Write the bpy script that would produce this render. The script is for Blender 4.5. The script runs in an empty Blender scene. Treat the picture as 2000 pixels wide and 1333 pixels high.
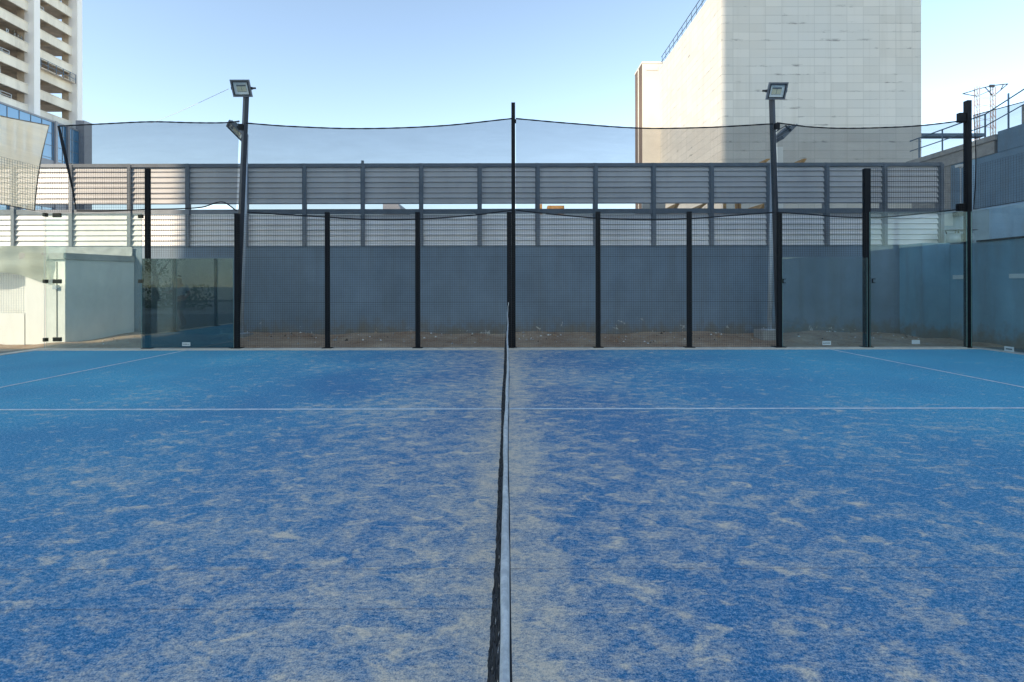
import bpy, bmesh, math, random
from mathutils import Vector, Matrix
rnd = random.Random(11)
R = math.radians
sc = bpy.context.scene
COL = sc.collection

# ---------------------------------------------------------------- camera
CH = 1.38
cam = bpy.data.cameras.new('camera')
camo = bpy.data.objects.new('camera', cam)
COL.objects.link(camo)
camo.location = (0, 0, CH)
camo.rotation_euler = (R(90), R(0.1), 0)
cam.sensor_width = 36.0
cam.lens = 16.2
cam.shift_x = 0.004
cam.shift_y = -0.0537
cam.clip_start = 0.02
cam.clip_end = 2000
sc.camera = camo
# ---------------------------------------------------------------- light
SUN_AZ = 43.0      # light travels towards +X,+Y
SUN_EL = 29.0
w = bpy.data.worlds.new('World'); sc.world = w; w.use_nodes = True
wn = w.node_tree.nodes
sky = wn.new('ShaderNodeTexSky'); sky.sky_type = 'NISHITA'; sky.sun_disc = False
sky.sun_elevation = R(SUN_EL); sky.sun_rotation = R(180 + SUN_AZ)
sky.air_density = 0.85; sky.dust_density = 0.0; sky.ozone_density = 2.0
wb = wn.new('ShaderNodeVectorMath'); wb.operation = 'MULTIPLY'     # camera white balance of the photo
wb.inputs[1].default_value = (1.13, .965, .775)
w.node_tree.links.new(sky.outputs[0], wb.inputs[0]); w.node_tree.links.new(wb.outputs[0], wn['Background'].inputs[0])
wn['Background'].inputs[1].default_value = 0.15
sl = bpy.data.lights.new('sun', 'SUN'); sl.energy = 2.1; sl.angle = R(0.3); sl.color = (1, .83, .62)
so = bpy.data.objects.new('sun', sl); COL.objects.link(so)
ldir = Vector((math.sin(R(SUN_AZ)) * math.cos(R(SUN_EL)), math.cos(R(SUN_AZ)) * math.cos(R(SUN_EL)), -math.sin(R(SUN_EL))))
so.rotation_euler = ldir.to_track_quat('-Z', 'Y').to_euler(); so.location = (0, 0, 60)
sc.view_settings.view_transform = 'Standard'; sc.view_settings.look = 'None'
sc.view_settings.gamma = 1.0; sc.view_settings.exposure = 1.6

# ---------------------------------------------------------------- helpers
def P(px, py, d):
    """a point at depth d metres, from its place on the 2000 px wide survey photo"""
    return Vector(((px - 992) * d / 900, d, CH + (559 - py) * d / 900))

class MB:
    def __init__(s):
        s.v = []; s.f = []; s.m = []
    def face(s, pts, m=0):
        i = len(s.v); s.v += [Vector(p) for p in pts]; s.f.append(list(range(i, i + len(pts)))); s.m.append(m)
    def hexa(s, p, m=0, side=None):
        i = len(s.v); s.v += [Vector(q) for q in p]
        fs = [(0, 3, 2, 1), (4, 5, 6, 7), (0, 1, 5, 4), (1, 2, 6, 5), (2, 3, 7, 6), (3, 0, 4, 7)]
        ends = (0, 1, 2, 4) if abs((Vector(p[1]) - Vector(p[0])).length) < abs((Vector(p[3]) - Vector(p[0])).length) else (0, 1, 3, 5)
        for k, f in enumerate(fs):
            s.f.append([i + a for a in f])
            s.m.append(side if (side is not None and k in ends) else m)
    def box(s, x0, x1, y0, y1, z0, z1, m=0, side=None, rot=None, piv=None):
        p = [(x0, y0, z0), (x1, y0, z0), (x1, y1, z0), (x0, y1, z0), (x0, y0, z1), (x1, y0, z1), (x1, y1, z1), (x0, y1, z1)]
        if rot is not None:
            c = Vector(piv) if piv is not None else Vector(((x0 + x1) / 2, (y0 + y1) / 2, (z0 + z1) / 2))
            p = [c + rot @ (Vector(q) - c) for q in p]
        s.hexa(p, m, side)
        return s
    def tube(s, path, r, n=6, m=0, cap=True):
        path = [Vector(p) for p in path]; rr = r if isinstance(r, (list, tuple)) else [r] * len(path)
        base = len(s.v); up = None
        for k, p in enumerate(path):
            t = (path[min(k + 1, len(path) - 1)] - path[max(k - 1, 0)]).normalized()
            if up is None:
                up = Vector((0, 0, 1)) if abs(t.z) < .9 else Vector((1, 0, 0))
            a = t.cross(up).normalized(); b = a.cross(t).normalized(); up = b
            for j in range(n):
                q = 2 * math.pi * (j + .5) / n
                s.v.append(p + a * (rr[k] * math.cos(q)) + b * (rr[k] * math.sin(q)))
        for k in range(len(path) - 1):
            for j in range(n):
                a0 = base + k * n + j; a1 = base + k * n + (j + 1) % n
                s.f.append([a0, a1, a1 + n, a0 + n]); s.m.append(m)
        if cap:
            s.f.append([base + j for j in range(n)][::-1]); s.m.append(m)
            e = base + (len(path) - 1) * n
            s.f.append([e + j for j in range(n)]); s.m.append(m)
        return s
    def build(s, name, mats, parent=None, smooth=False, bevel=0):
        off = parent_world(parent)
        me = bpy.data.meshes.new(name)
        me.from_pydata([tuple(p - off) for p in s.v], [], s.f)
        mats = mats if isinstance(mats, (list, tuple)) else [mats]
        for m in mats: me.materials.append(m)
        for i, p in enumerate(me.polygons):
            p.material_index = min(s.m[i], len(mats) - 1); p.use_smooth = smooth
        me.update()
        bm = bmesh.new(); bm.from_mesh(me)
        bmesh.ops.recalc_face_normals(bm, faces=bm.faces); bm.to_mesh(me); bm.free()
        o = bpy.data.objects.new(name, me); COL.objects.link(o)
        if parent is not None: o.parent = parent
        if bevel:
            md = o.modifiers.new('bevel', 'BEVEL'); md.width = bevel; md.segments = 2; md.limit_method = 'ANGLE'
        return o

def parent_world(p):
    v = Vector((0, 0, 0))
    while p is not None:
        v += Vector(p.location); p = p.parent
    return v

def tag(o, label=None, cat=None, group=None, kind=None):
    if label: o['label'] = label
    if cat: o['category'] = cat
    if group: o['group'] = group
    if kind: o['kind'] = kind
    return o

def thing(name, label, cat, loc=(0, 0, 0), group=None):
    o = bpy.data.objects.new(name, None); COL.objects.link(o); o.location = loc; o.empty_display_size = .2
    return tag(o, label, cat, group)

# ---------------------------------------------------------------- materials
class NT:
    def __init__(s, name):
        s.mat = bpy.data.materials.new(name); s.mat.use_nodes = True
        s.t = s.mat.node_tree; s.n = s.t.nodes; s.n.clear()
        s.out = s.n.new('ShaderNodeOutputMaterial')
        s.tc = s.n.new('ShaderNodeTexCoord'); s.obj = s.tc.outputs['Object']
        s.geo = s.n.new('ShaderNodeNewGeometry'); s.pos = s.geo.outputs['Position']
    def lk(s, a, b):
        if isinstance(a, (int, float)): b.default_value = a
        elif isinstance(a, (tuple, list)): b.default_value = tuple(a) + ((1,) if len(a) == 3 and len(b.default_value) == 4 else ())
        else: s.t.links.new(a, b)
    def math(s, op, a, b=0.0, c=None, clamp=False):
        n = s.n.new('ShaderNodeMath'); n.operation = op; n.use_clamp = clamp
        s.lk(a, n.inputs[0]); s.lk(b, n.inputs[1])
        if c is not None: s.lk(c, n.inputs[2])
        return n.outputs[0]
    def mapping(s, src, scale=(1, 1, 1), rot=(0, 0, 0), loc=(0, 0, 0)):
        n = s.n.new('ShaderNodeMapping'); s.lk(src, n.inputs[0])
        n.inputs['Scale'].default_value = scale; n.inputs['Rotation'].default_value = rot; n.inputs['Location'].default_value = loc
        return n.outputs[0]
    def noise(s, src, scale, detail=2, rough=.5, dist=0):
        n = s.n.new('ShaderNodeTexNoise'); s.lk(src, n.inputs['Vector'])
        n.inputs['Scale'].default_value = scale; n.inputs['Detail'].default_value = detail
        n.inputs['Roughness'].default_value = rough; n.inputs['Distortion'].default_value = dist
        return n.outputs[0]
    def rng(s, v, a, b, c=0.0, d=1.0, smooth=False):
        n = s.n.new('ShaderNodeMapRange'); n.clamp = True
        if smooth: n.interpolation_type = 'SMOOTHSTEP'
        s.lk(v, n.inputs[0])
        for k, x in zip((1, 2, 3, 4), (a, b, c, d)): s.lk(x, n.inputs[k])
        return n.outputs[0]
    def mix(s, f, a, b):
        n = s.n.new('ShaderNodeMix'); n.data_type = 'RGBA'
        s.lk(f, n.inputs[0]); s.lk(a, n.inputs[6]); s.lk(b, n.inputs[7])
        return n.outputs[2]
    def xyz(s, src):
        n = s.n.new('ShaderNodeSeparateXYZ'); s.lk(src, n.inputs[0]); return n.outputs
    def bsdf(s, col, rough=.7, metal=0, bump=None, bs=.3, bd=.02, spec=None):
        n = s.n.new('ShaderNodeBsdfPrincipled')
        s.lk(col, n.inputs['Base Color']); s.lk(rough, n.inputs['Roughness']); s.lk(metal, n.inputs['Metallic'])
        if spec is not None: n.inputs['Specular IOR Level'].default_value = spec
        if bump is not None:
            b = s.n.new('ShaderNodeBump'); b.inputs['Strength'].default_value = bs; b.inputs['Distance'].default_value = bd
            s.lk(bump, b.inputs['Height']); s.lk(b.outputs[0], n.inputs['Normal'])
        s.t.links.new(n.outputs[0], s.out.inputs[0]); return n

def simple(name, col, rough=.6, metal=0, var=.12, scale=3, dirt=None, dirtcol=(.12, .10, .08), streak=False, bump=0, spec=None):
    t = NT(name)
    n = t.noise(t.mapping(t.pos, (1, 1, .15) if streak else (1, 1, 1)), scale, 6, .6)
    f = t.rng(n, .3, .7)
    lo = tuple(c * (1 - var) for c in col); hi = tuple(min(1, c * (1 + var)) for c in col)
    c = t.mix(f, lo, hi)
    if dirt:
        d = t.rng(t.noise(t.mapping(t.pos, (1, 1, .2), loc=(5, 3, 1)), scale * 1.7, 8, .7), .52, .75, 0, dirt)
        c = t.mix(d, c, dirtcol)
    fine = t.noise(t.pos, 60, 3, .6)
    t.bsdf(c, rough, metal, fine if bump else None, bump, .004, spec)
    return t.mat

M = {}
M['black'] = simple('black_powder_coat', (.005, .006, .009), .6, 0, .3, 6, .2, (.02, .02, .022), spec=.25)
M['wire'] = simple('black_wire', (.010, .012, .017), .5, 0, .1)
M['mast'] = simple('painted_mast_steel', (.020, .023, .032), .5, .0, .3, 5, .4, (.06, .055, .055))
M['galv'] = simple('galvanised_steel', (.52, .56, .60), .5, .2, .2, 12, .3, (.3, .3, .3), True)
M['rope'] = simple('black_rope', (.012, .014, .02), .9)
M['concrete'] = simple('rough_concrete', (.36, .35, .33), .9, 0, .2, 3, .4, bump=.4)
M['screen'] = simple('screen_sheet_metal', (.80, .765, .74), .55, .0, .10, 1.3, .22, (.48, .45, .41), True)
M['stanchion'] = simple('screen_stanchion_steel', (.20, .22, .245), .6, 0, .15, 3)
M['lamphouse'] = simple('lamp_aluminium', (.16, .175, .20), .5, .3, .15, 12)
M['lampgasket'] = simple('lamp_gasket', (.02, .025, .035), .6)
M['timber'] = simple('yellow_timber', (.50, .27, .08), .8, 0, .25, 8)
M['white_paint'] = simple('white_paint', (.78, .77, .73), .6, 0, .05, 2, .15, (.4, .38, .33), True)
M['rail'] = simple('steel_rail', (.10, .16, .23), .5, .1)
M['metal_lt'] = simple('vent_metal', (.36, .42, .44), .45, .3, .15, 5, .3, (.1, .1, .1), True)
M['sticker'] = simple('sticker_white', (.55, .6, .6), .5)
M['sticker_ink'] = simple('sticker_ink', (.10, .15, .16), .5)
M['clamp'] = simple('bronze_clamp', (.06, .055, .04), .4, .5)
M['bark'] = simple('bark', (.10, .07, .05), .9)
M['leaf'] = simple('leaf', (.05, .10, .02), .6, 0, .5, 4)
M['skin'] = simple('skin', (.35, .2, .14), .6); M['shirt'] = simple('shirt', (.45, .5, .55), .8)
M['shorts'] = simple('shorts', (.04, .05, .08), .8); M['hair'] = simple('hair', (.02, .015, .01), .7)

def painted_wall(name, col, lo_z=0.0, chips=True):
    t = NT(name)
    x, y, z = t.xyz(t.pos)
    n1 = t.noise(t.pos, .8, 6, .65)
    n2 = t.noise(t.mapping(t.pos, (2.2, 2.2, .25)), 1.4, 6, .6)
    c = t.mix(t.rng(n1, .3, .7), tuple(k * .80 for k in col), tuple(k * 1.14 for k in col))
    c = t.mix(t.rng(n2, .47, .72, 0, .55), c, (.17, .20, .22))
    # muddy splash zone low on the wall, ragged edge
    ns = t.noise(t.mapping(t.pos, (1.5, 1.5, 1)), 2.5, 8, .7)
    edge = t.math('ADD', z, t.math('MULTIPLY', t.math('SUBTRACT', ns, .5), -1.3))
    c = t.mix(t.rng(edge, .0, .55, .9, 0, True), c, (.20, .175, .14))
    if chips:
        v = t.noise(t.mapping(t.pos, (1, 1, .8)), 4.2, 7, .72, .4)
        lim = t.rng(z, .05, 1.0, .575, .77)
        chip = t.rng(t.math('SUBTRACT', v, lim), 0, .02)
        c = t.mix(t.math('MULTIPLY', chip, .75), c, (.62, .61, .56))
    t.bsdf(c, .85, 0, t.noise(t.pos, 25, 6, .7), .35, .01)
    return t.mat
M['wall'] = painted_wall('blue_grey_wall_paint', (.20, .262, .325))
M['wall_side'] = painted_wall('blue_wall_paint', (.20, .36, .46), chips=False)
M['wall_tall'] = painted_wall('blue_render', (.19, .29, .39), chips=False)

def turf():
    t = NT('blue_sand_dressed_turf')
    x, y, z = t.xyz(t.pos)
    ax = t.math('ABSOLUTE', x)
    # sand swept into drifts, longest across the play direction
    warp = t.noise(t.pos, 1.1, 2, .5)
    m1 = t.noise(t.mapping(t.pos, (.8, 1.2, 1), (0, 0, R(14))), 7.2, 9, .66, .5)
    m2 = t.noise(t.mapping(t.pos, (1.0, 2.4, 1), (0, 0, R(-18)), (7, 3, 0)), 19, 6, .66, .3)
    m3 = t.noise(t.mapping(t.pos, (1.0, 1.0, 1), loc=(2, 9, 0)), .55, 4, .55)
    near = t.rng(ax, 0.0, 3.0, 1.0, 0.0, True)
    strip = t.rng(ax, 0.02, .42, 1.0, 0.0, True)
    spread = t.rng(y, 1.0, 6.0, .03, .0)
    side = t.rng(ax, 3.5, 7.5, 0.0, -.08)
    dens = t.math('ADD', t.math('MULTIPLY', m1, .78), t.math('MULTIPLY', m2, .34))
    dens = t.math('ADD', dens, t.math('MULTIPLY', t.math('SUBTRACT', m3, .5), .35))
    dens = t.math('ADD', dens, t.math('MULTIPLY', near, .13))
    dens = t.math('ADD', dens, t.math('MULTIPLY', strip, .12))
    dens = t.math('ADD', dens, spread); dens = t.math('ADD', dens, side)
    cl = t.noise(t.mapping(t.pos, (.7, 1.3, 1), (0, 0, R(24)), (3, 1, 0)), 8.5, 5, .6, .8)
    clump = t.rng(cl, .50, .76, 0.0, 1.0, True)
    clw = t.rng(ax, 0.0, 7.0, .27, .19)
    dens = t.math('ADD', dens, t.math('MULTIPLY', clump, clw))
    edge = t.rng(t.math('ADD', y, t.math('MULTIPLY', m2, .18)), 9.98, 10.13, 0, .8)
    dens = t.math('ADD', dens, edge)
    sand = t.rng(dens, .58, .94, 0.0, 1.0)
    # fibres
    f1 = t.noise(t.mapping(t.pos, (1, 1.2, 1)), 130, 3, .75)
    f2 = t.noise(t.mapping(t.pos, (.7, 1.3, 1)), 52, 5, .75)
    fib = t.math('ADD', t.math('MULTIPLY', f1, .5), t.math('MULTIPLY', f2, .5))
    thr = t.rng(sand, 0, 1, .625, .34)
    grain = t.rng(t.math('SUBTRACT', fib, thr), -.13, .15)
    # blues: fresher teal pile at the sides, deeper worn blue where trodden, plus painted sheen
    fresh_sheen = t.math('ADD', t.rng(ax, .8, 5.5, 0.05, .85), t.math('MULTIPLY', t.math('SUBTRACT', m3, .5), 1.2), clamp=True)
    fresh_sheen = t.math('MULTIPLY', fresh_sheen, t.rng(y, 1.2, 5.5, .15, 1.0))  # pile lightens with distance: grazing-angle sheen painted into the blue
    blue = t.mix(fresh_sheen, (.050, .29, .58), (.095, .64, .90))
    blue = t.mix(t.rng(fib, .40, .60), t.mix(.55, blue, (.004, .02, .06)), t.mix(.18, blue, (.25, .50, .75)))
    sandc = t.mix(t.rng(fib, .35, .65), (.76, .60, .43), (1.0, .84, .63))
    col = t.mix(t.math('MULTIPLY', grain, .88), blue, sandc)
    f3 = t.noise(t.mapping(t.pos, (1, .8, 1), loc=(4, 4, 0)), 210, 2, .8)
    col = t.mix(t.math('MULTIPLY', t.rng(f3, .34, .50, .55, 0), t.rng(grain, 0, 1, 1, .45)), col, (.006, .025, .07))
    # carpet seams
    for y0, x0, x1 in ((3.53, .4, 99), (2.25, -99, 99), (1.97, -99, .0), (6.86, 1.9, 3.2)):
        wob = t.math('ADD', y, t.math('MULTIPLY', t.math('SUBTRACT', warp, .5), .012))
        d = t.math('ABSOLUTE', t.math('SUBTRACT', wob, y0))
        s = t.rng(d, .002, .006, .55, 0)
        s = t.math('MULTIPLY', s, t.math('GREATER_THAN', x, x0)); s = t.math('MULTIPLY', s, t.math('LESS_THAN', x, x1))
        s = t.math('MULTIPLY', s, t.rng(m2, .42, .6, .1, 1))
        col = t.mix(s, col, (.01, .03, .08))
    h = t.math('ADD', fib, t.math('MULTIPLY', m1, .6))
    t.bsdf(col, .95, 0, h, .45, .010, spec=.12)
    return t.mat
M['turf'] = turf()

def line_mat():
    t = NT('worn_white_line')
    f = t.math('ADD', t.math('MULTIPLY', t.noise(t.pos, 130, 3, .75), .6), t.math('MULTIPLY', t.noise(t.pos, 6, 5, .7), .4))
    t.bsdf(t.mix(t.rng(f, .38, .56), (.30, .45, .60), (.86, .87, .84)), .95, spec=.15)
    return t.mat
M['line'] = line_mat()

def dirt():
    t = NT('dry_dirt')
    a = t.noise(t.pos, 1.3, 8, .7); b = t.noise(t.pos, 14, 8, .75)
    c = t.mix(t.rng(a, .35, .65), (.30, .17, .095), (.50, .37, .25))
    c = t.mix(t.rng(b, .5, .7), c, (.50, .43, .35))
    c = t.mix(t.rng(t.noise(t.pos, 30, 5, .7), .60, .68, 0, .8), c, (.05, .045, .03))
    t.bsdf(c, .95, 0, b, .8, .03)
    return t.mat
M['dirt'] = dirt()
M['ground'] = simple('grey_ground', (.16, .16, .15), .95, 0, .2, .3, bump=.3)
M['kerb'] = simple('sandy_kerb', (.58, .54, .48), .95, 0, .2, 5, .5, (.2, .18, .14), bump=.4)

def glass(name, tint, dens=0.0, refl=1.38, edge=False):
    t = NT(name)
    tr = t.n.new('ShaderNodeBsdfTransparent'); tr.inputs[0].default_value = tint + (1,)
    gl = t.n.new('ShaderNodeBsdfGlossy'); gl.inputs['Roughness'].default_value = .0; gl.inputs[0].default_value = (.9, 1, .98, 1)
    fr = t.n.new('ShaderNodeFresnel'); t.lk(t.rng(t.geo.outputs['Backfacing'], 0, 1, refl, 1 / refl), fr.inputs[0])
    mx = t.n.new('ShaderNodeMixShader'); t.lk(fr.outputs[0], mx.inputs[0])
    t.lk(tr.outputs[0], mx.inputs[1]); t.lk(gl.outputs[0], mx.inputs[2])
    # dust film; on one pane its density also paints in a reflection
    df = t.n.new('ShaderNodeBsdfDiffuse'); df.inputs[0].default_value = (.42, .46, .44, 1)
    m2 = t.n.new('ShaderNodeMixShader')
    t.lk(t.rng(t.noise(t.mapping(t.pos, (1, 1, .5)), 1.6, 7, .6), .3, .8, dens * .3, dens), m2.inputs[0])
    t.lk(mx.outputs[0], m2.inputs[1]); t.lk(df.outputs[0], m2.inputs[2])
    t.lk(m2.outputs[0], t.out.inputs[0])
    return t.mat
M['glass'] = glass('court_glass', (.90, .94, .94), .07)
M['glass_dark'] = glass('darkened_court_glass', (.40, .48, .50), .03, 2.3)  # dark tint stands in for the dark reflections in this pane
M['glass_dust_glare'] = glass('dust_glare_court_glass', (.88, .94, .93), .22)  # heavier film than dust alone: a pale reflection painted over the pane
M['glass_edge'] = simple('glass_edge', (.30, .50, .47), .2)

def netting(name, col, cover_lo, cover_hi, transl=.3):
    t = NT(name)
    n1 = t.noise(t.mapping(t.pos, (.6, .6, 3.0), (0, R(8), 0)), 1.6, 7, .65, .6)
    n2 = t.noise(t.mapping(t.pos, (.25, .25, 6)), 5, 4, .6)
    k = t.math('ADD', t.math('MULTIPLY', n1, .7), t.math('MULTIPLY', n2, .3))
    cov = t.rng(k, .35, .65, cover_lo, cover_hi)
    tr = t.n.new('ShaderNodeBsdfTransparent')
    df = t.n.new('ShaderNodeBsdfDiffuse'); df.inputs[0].default_value = col + (1,)
    tl = t.n.new('ShaderNodeBsdfTranslucent'); tl.inputs[0].default_value = col + (1,)
    m1 = t.n.new('ShaderNodeMixShader'); m1.inputs[0].default_value = transl
    t.lk(df.outputs[0], m1.inputs[1]); t.lk(tl.outputs[0], m1.inputs[2])
    mx = t.n.new('ShaderNodeMixShader'); t.lk(cov, mx.inputs[0])
    t.lk(tr.outputs[0], mx.inputs[1]); t.lk(m1.outputs[0], mx.inputs[2])
    t.lk(mx.outputs[0], t.out.inputs[0])
    return t.mat
M['net'] = netting('fine_black_netting', (.04, .06, .08), .47, .52)
M['net_pale'] = netting('sunlit_shade_net', (.98, .84, .62), .74, .88, .8)
M['drape'] = netting('grey_green_drape', (.55, .58, .50), .75, .9, .3)

def cladding():
    t = NT('tile_cladding')
    x, y, z = t.xyz(t.pos)
    g = t.n.new('ShaderNodeNewGeometry'); nx = t.math('ABSOLUTE', t.xyz(g.outputs['True Normal'])[0])
    hor = t.mix(t.math('GREATER_THAN', nx, .5), x, y)
    u = t.math('DIVIDE', t.math('ADD', t.xyz(hor)[0], 0), 1.54)
    v = t.math('DIVIDE', z, .80)
    fu = t.math('FRACT', t.math('ADD', u, 100.14)); fv = t.math('FRACT', t.math('ADD', v, .3))
    du = t.math('MINIMUM', fu, t.math('SUBTRACT', 1, fu)); dv = t.math('MINIMUM', fv, t.math('SUBTRACT', 1, fv))
    ju = t.rng(du, .010, .028, .22, 0); jv = t.rng(dv, .016, .05, .45, 0)
    # per-tile tone
    cb = t.n.new('ShaderNodeCombineXYZ'); t.lk(t.math('FLOOR', t.math('ADD', u, 100.14)), cb.inputs[0]); t.lk(t.math('FLOOR', t.math('ADD', v, .3)), cb.inputs[1])
    wn_ = t.n.new('ShaderNodeTexWhiteNoise'); wn_.noise_dimensions = '2D'; t.lk(cb.outputs[0], wn_.inputs[0])
    base = t.mix(wn_.outputs[0], (.60, .57, .51), (.68, .645, .58))
    base = t.mix(t.rng(t.noise(t.pos, .12, 4, .6), .3, .7, 0, .5), base, (.58, .60, .59))
    base = t.mix(t.math('MAXIMUM', ju, t.math('MULTIPLY', jv, t.rng(t.noise(t.pos, .25, 3, .5), .35, .6, .35, 1))), base, (.20, .20, .19))
    # soot below some joints
    st = t.noise(t.mapping(t.pos, (.6, .6, 2.2)), .9, 6, .7)
    sm = t.math('MULTIPLY', t.rng(st, .575, .66), t.rng(fv, .0, .28, 1, 0))
    sm2 = t.math('MULTIPLY', t.rng(st, .575, .66), t.rng(fv, .86, 1.0, 0, 1))
    base = t.mix(t.math('MULTIPLY', t.math('MAXIMUM', sm, sm2), .75), base, (.10, .10, .095))
    streak = t.rng(t.noise(t.mapping(t.pos, (1.2, 1.2, .06)), 1.1, 6, .6), .52, .75, 0, .22)
    base = t.mix(streak, base, (.3, .27, .22))
    t.bsdf(base, .7, 0, t.math('MAXIMUM', ju, jv), -.3, .02)
    return t.mat
M['clad'] = cladding()
M['clad_brown'] = simple('brown_cladding', (.17, .12, .09), .8, 0, .25, .5, .4, streak=True)
M['annex'] = simple('white_render', (.66, .62, .55), .85, 0, .08, .3, .2, (.3, .28, .25))
M['tower_col'] = simple('tower_column_render', (.96, .93, .91), .85, 0, .06, .3, .2, (.4, .37, .33), True)  # tone raised to stand in for sunlight on the tower columns
M['tower_slab'] = simple('tower_spandrel_concrete', (.88, .81, .70), .9, 0, .15, .35, .4, (.34, .30, .24), True)  # cream raised too, sunlight put into the spandrel colour
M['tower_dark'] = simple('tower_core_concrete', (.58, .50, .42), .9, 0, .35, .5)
M['pier'] = simple('glass_block_pier', (.30, .31, .35), .6, 0, .1)
def blueglass():
    t = NT('blue_curtain_glass')
    n = t.bsdf(t.mix(t.rng(t.noise(t.pos, .08, 3, .5), .3, .7), (.05, .20, .40), (.10, .30, .55)), .06, 0)
    n.inputs['IOR'].default_value = 2.2
    return t.mat
M['bglass'] = blueglass()
def lens_mat():
    t = NT('lamp_lens')
    tr = t.n.new('ShaderNodeBsdfTransparent'); tr.inputs[0].default_value = (.95, .97, .98, 1)
    gl = t.n.new('ShaderNodeBsdfGlossy'); gl.inputs['Roughness'].default_value = .08
    mx = t.n.new('ShaderNodeMixShader'); mx.inputs[0].default_value = .07
    t.lk(tr.outputs[0], mx.inputs[1]); t.lk(gl.outputs[0], mx.inputs[2]); t.lk(mx.outputs[0], t.out.inputs[0]); return t.mat
M['lens'] = lens_mat()
M['reflector'] = simple('lamp_reflector', (.88, .88, .86), .6, .0, .1, 10)
M['led'] = simple('led_plate', (.80, .72, .52), .5)

def struct(name, mb, mat, kind='structure', label=None, cat=None):
    o = mb.build(name, mat); o['kind'] = kind
    return tag(o, label, cat)

FY = 10.17                       # plane of the side fence
# ---------------------------------------------------------------- ground
mb = MB(); mb.box(-900, 900, -900, 900, -.5, -.012); struct('ground', mb, M['ground'])
mb = MB(); nx = 120; x0, x1, y0, y1 = -13.5, 13.5, FY + .14, 12.45
def hz(x, y):
    e = min(1, max(0, (y - y0) / .25))
    return e * (.03 * math.sin(x * 1.7) + .02 * math.sin(x * 4.1 + y * 3) + .10 * max(0, (y - 11.2)) + .025)
for i in range(nx):
    for j in range(12):
        xa, xb = x0 + (x1 - x0) * i / nx, x0 + (x1 - x0) * (i + 1) / nx
        ya, yb = y0 + (y1 - y0) * j / 12, y0 + (y1 - y0) * (j + 1) / 12
        mb.face([(xa, ya, hz(xa, ya)), (xb, ya, hz(xb, ya)), (xb, yb, hz(xb, yb)), (xa, yb, hz(xa, yb))])
mb.box(x0, x1, y0 + .01, y1, -.011, -.006)
struct('dirt_strip', mb, M['dirt'])
mb = MB()
mb.face([(-10.2, .1, 0), (10.2, .1, 0), (10.2, FY - .03, 0), (-10.2, FY - .03, 0)]); mb.face([(-10.2, -3, -.001), (10.2, -3, -.001), (10.2, .1, -.001), (-10.2, .1, -.001)])
struct('court_turf', mb, M['turf'])
mb = MB(); mb.box(-10.45, 10.45, FY - .03, FY + .14, -.01, .012); mb.box(-10.45, -10.2, -3, FY - .03, -.01, .012); mb.box(10.2, 10.45, -3, FY - .03, -.01, .012)
struct('court_kerb', mb, M['kerb'])
mb = MB(); mb.box(-30, 30, -20, -3, -.01, .0); struct('paved_path', mb, M['concrete'])
for nm, a in (('court_line', (-10.2, 10.2, 5.14, 5.19)), ('court_line', (-6.975, -6.925, 0, FY - .04)), ('court_line', (6.925, 6.975, 0, FY - .04))):
    mb = MB(); z = .004 if a[1] > 8 else .0045
    if a[1] > 8:
        for k in range(12):
            xa = -10.2 + 1.7 * k; mb.face([(xa, a[2], z), (xa + 1.7, a[2], z), (xa + 1.7, a[3], z), (xa, a[3], z)])
        mb.f.pop(4) if False else None
    else:
        for ya, yb in ((0, 5.135), (5.195, FY - .04)): mb.face([(a[0], ya, z), (a[1], ya, z), (a[1], yb, z), (a[0], yb, z)])
    struct(nm, mb, M['line'])

# rubble / litter on the dirt
mb = MB()
for k in range(520):
    x = rnd.uniform(-10, 11); y = rnd.uniform(10.4, 12.25); y = 12.25 - (12.25 - y) * rnd.random() ** .6
    s = rnd.uniform(.008, .03) * (2.0 if rnd.random() < .07 else 1)
    c = Vector((x, y, hz(x, y) + s * .4)); top = c + Vector((rnd.uniform(-.4, .4) * s, rnd.uniform(-.4, .4) * s, s * rnd.uniform(.5, 1)))
    n = 6; ring = [c + Vector((math.cos(q * 6.283 / n) * s * rnd.uniform(.7, 1.6), math.sin(q * 6.283 / n) * s * rnd.uniform(.6, 1), -s * .4)) for q in range(n)]
    mm = rnd.choice((0, 0, 1, 1, 1, 2, 3))
    for q in range(n): mb.face([ring[q], ring[(q + 1) % n], top], mm)
o = mb.build('rubble', [M['concrete'], M['dirt'], M['bark'], M['white_paint']]); tag(o, 'scattered stones, leaves and litter on the dirt strip behind the mesh fence', 'litter', kind='stuff')

# ---------------------------------------------------------------- tall building behind the camera that shades the court
t_, ux, uy = 55.0, math.sin(R(SUN_AZ)), math.cos(R(SUN_AZ))
ex, ey = -8.8 - t_ * ux, 12.3 - t_ * uy
th = thing('building', 'tall pale tower block standing behind the court, out of the picture', 'building', (ex + 18, ey - 8, 0))
mb = MB(); mb.box(ex, -4, ey - 16, ey, 0, 92); mb.build('wall', M['annex'], th)
for fl in range(6, 23, 2):
    mb = MB(); mb.box(ex + 1.5, -5.5, ey - .1, ey + .03, fl * 3.5, fl * 3.5 + 1.5); mb.build('window', M['bglass'], th)

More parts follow.
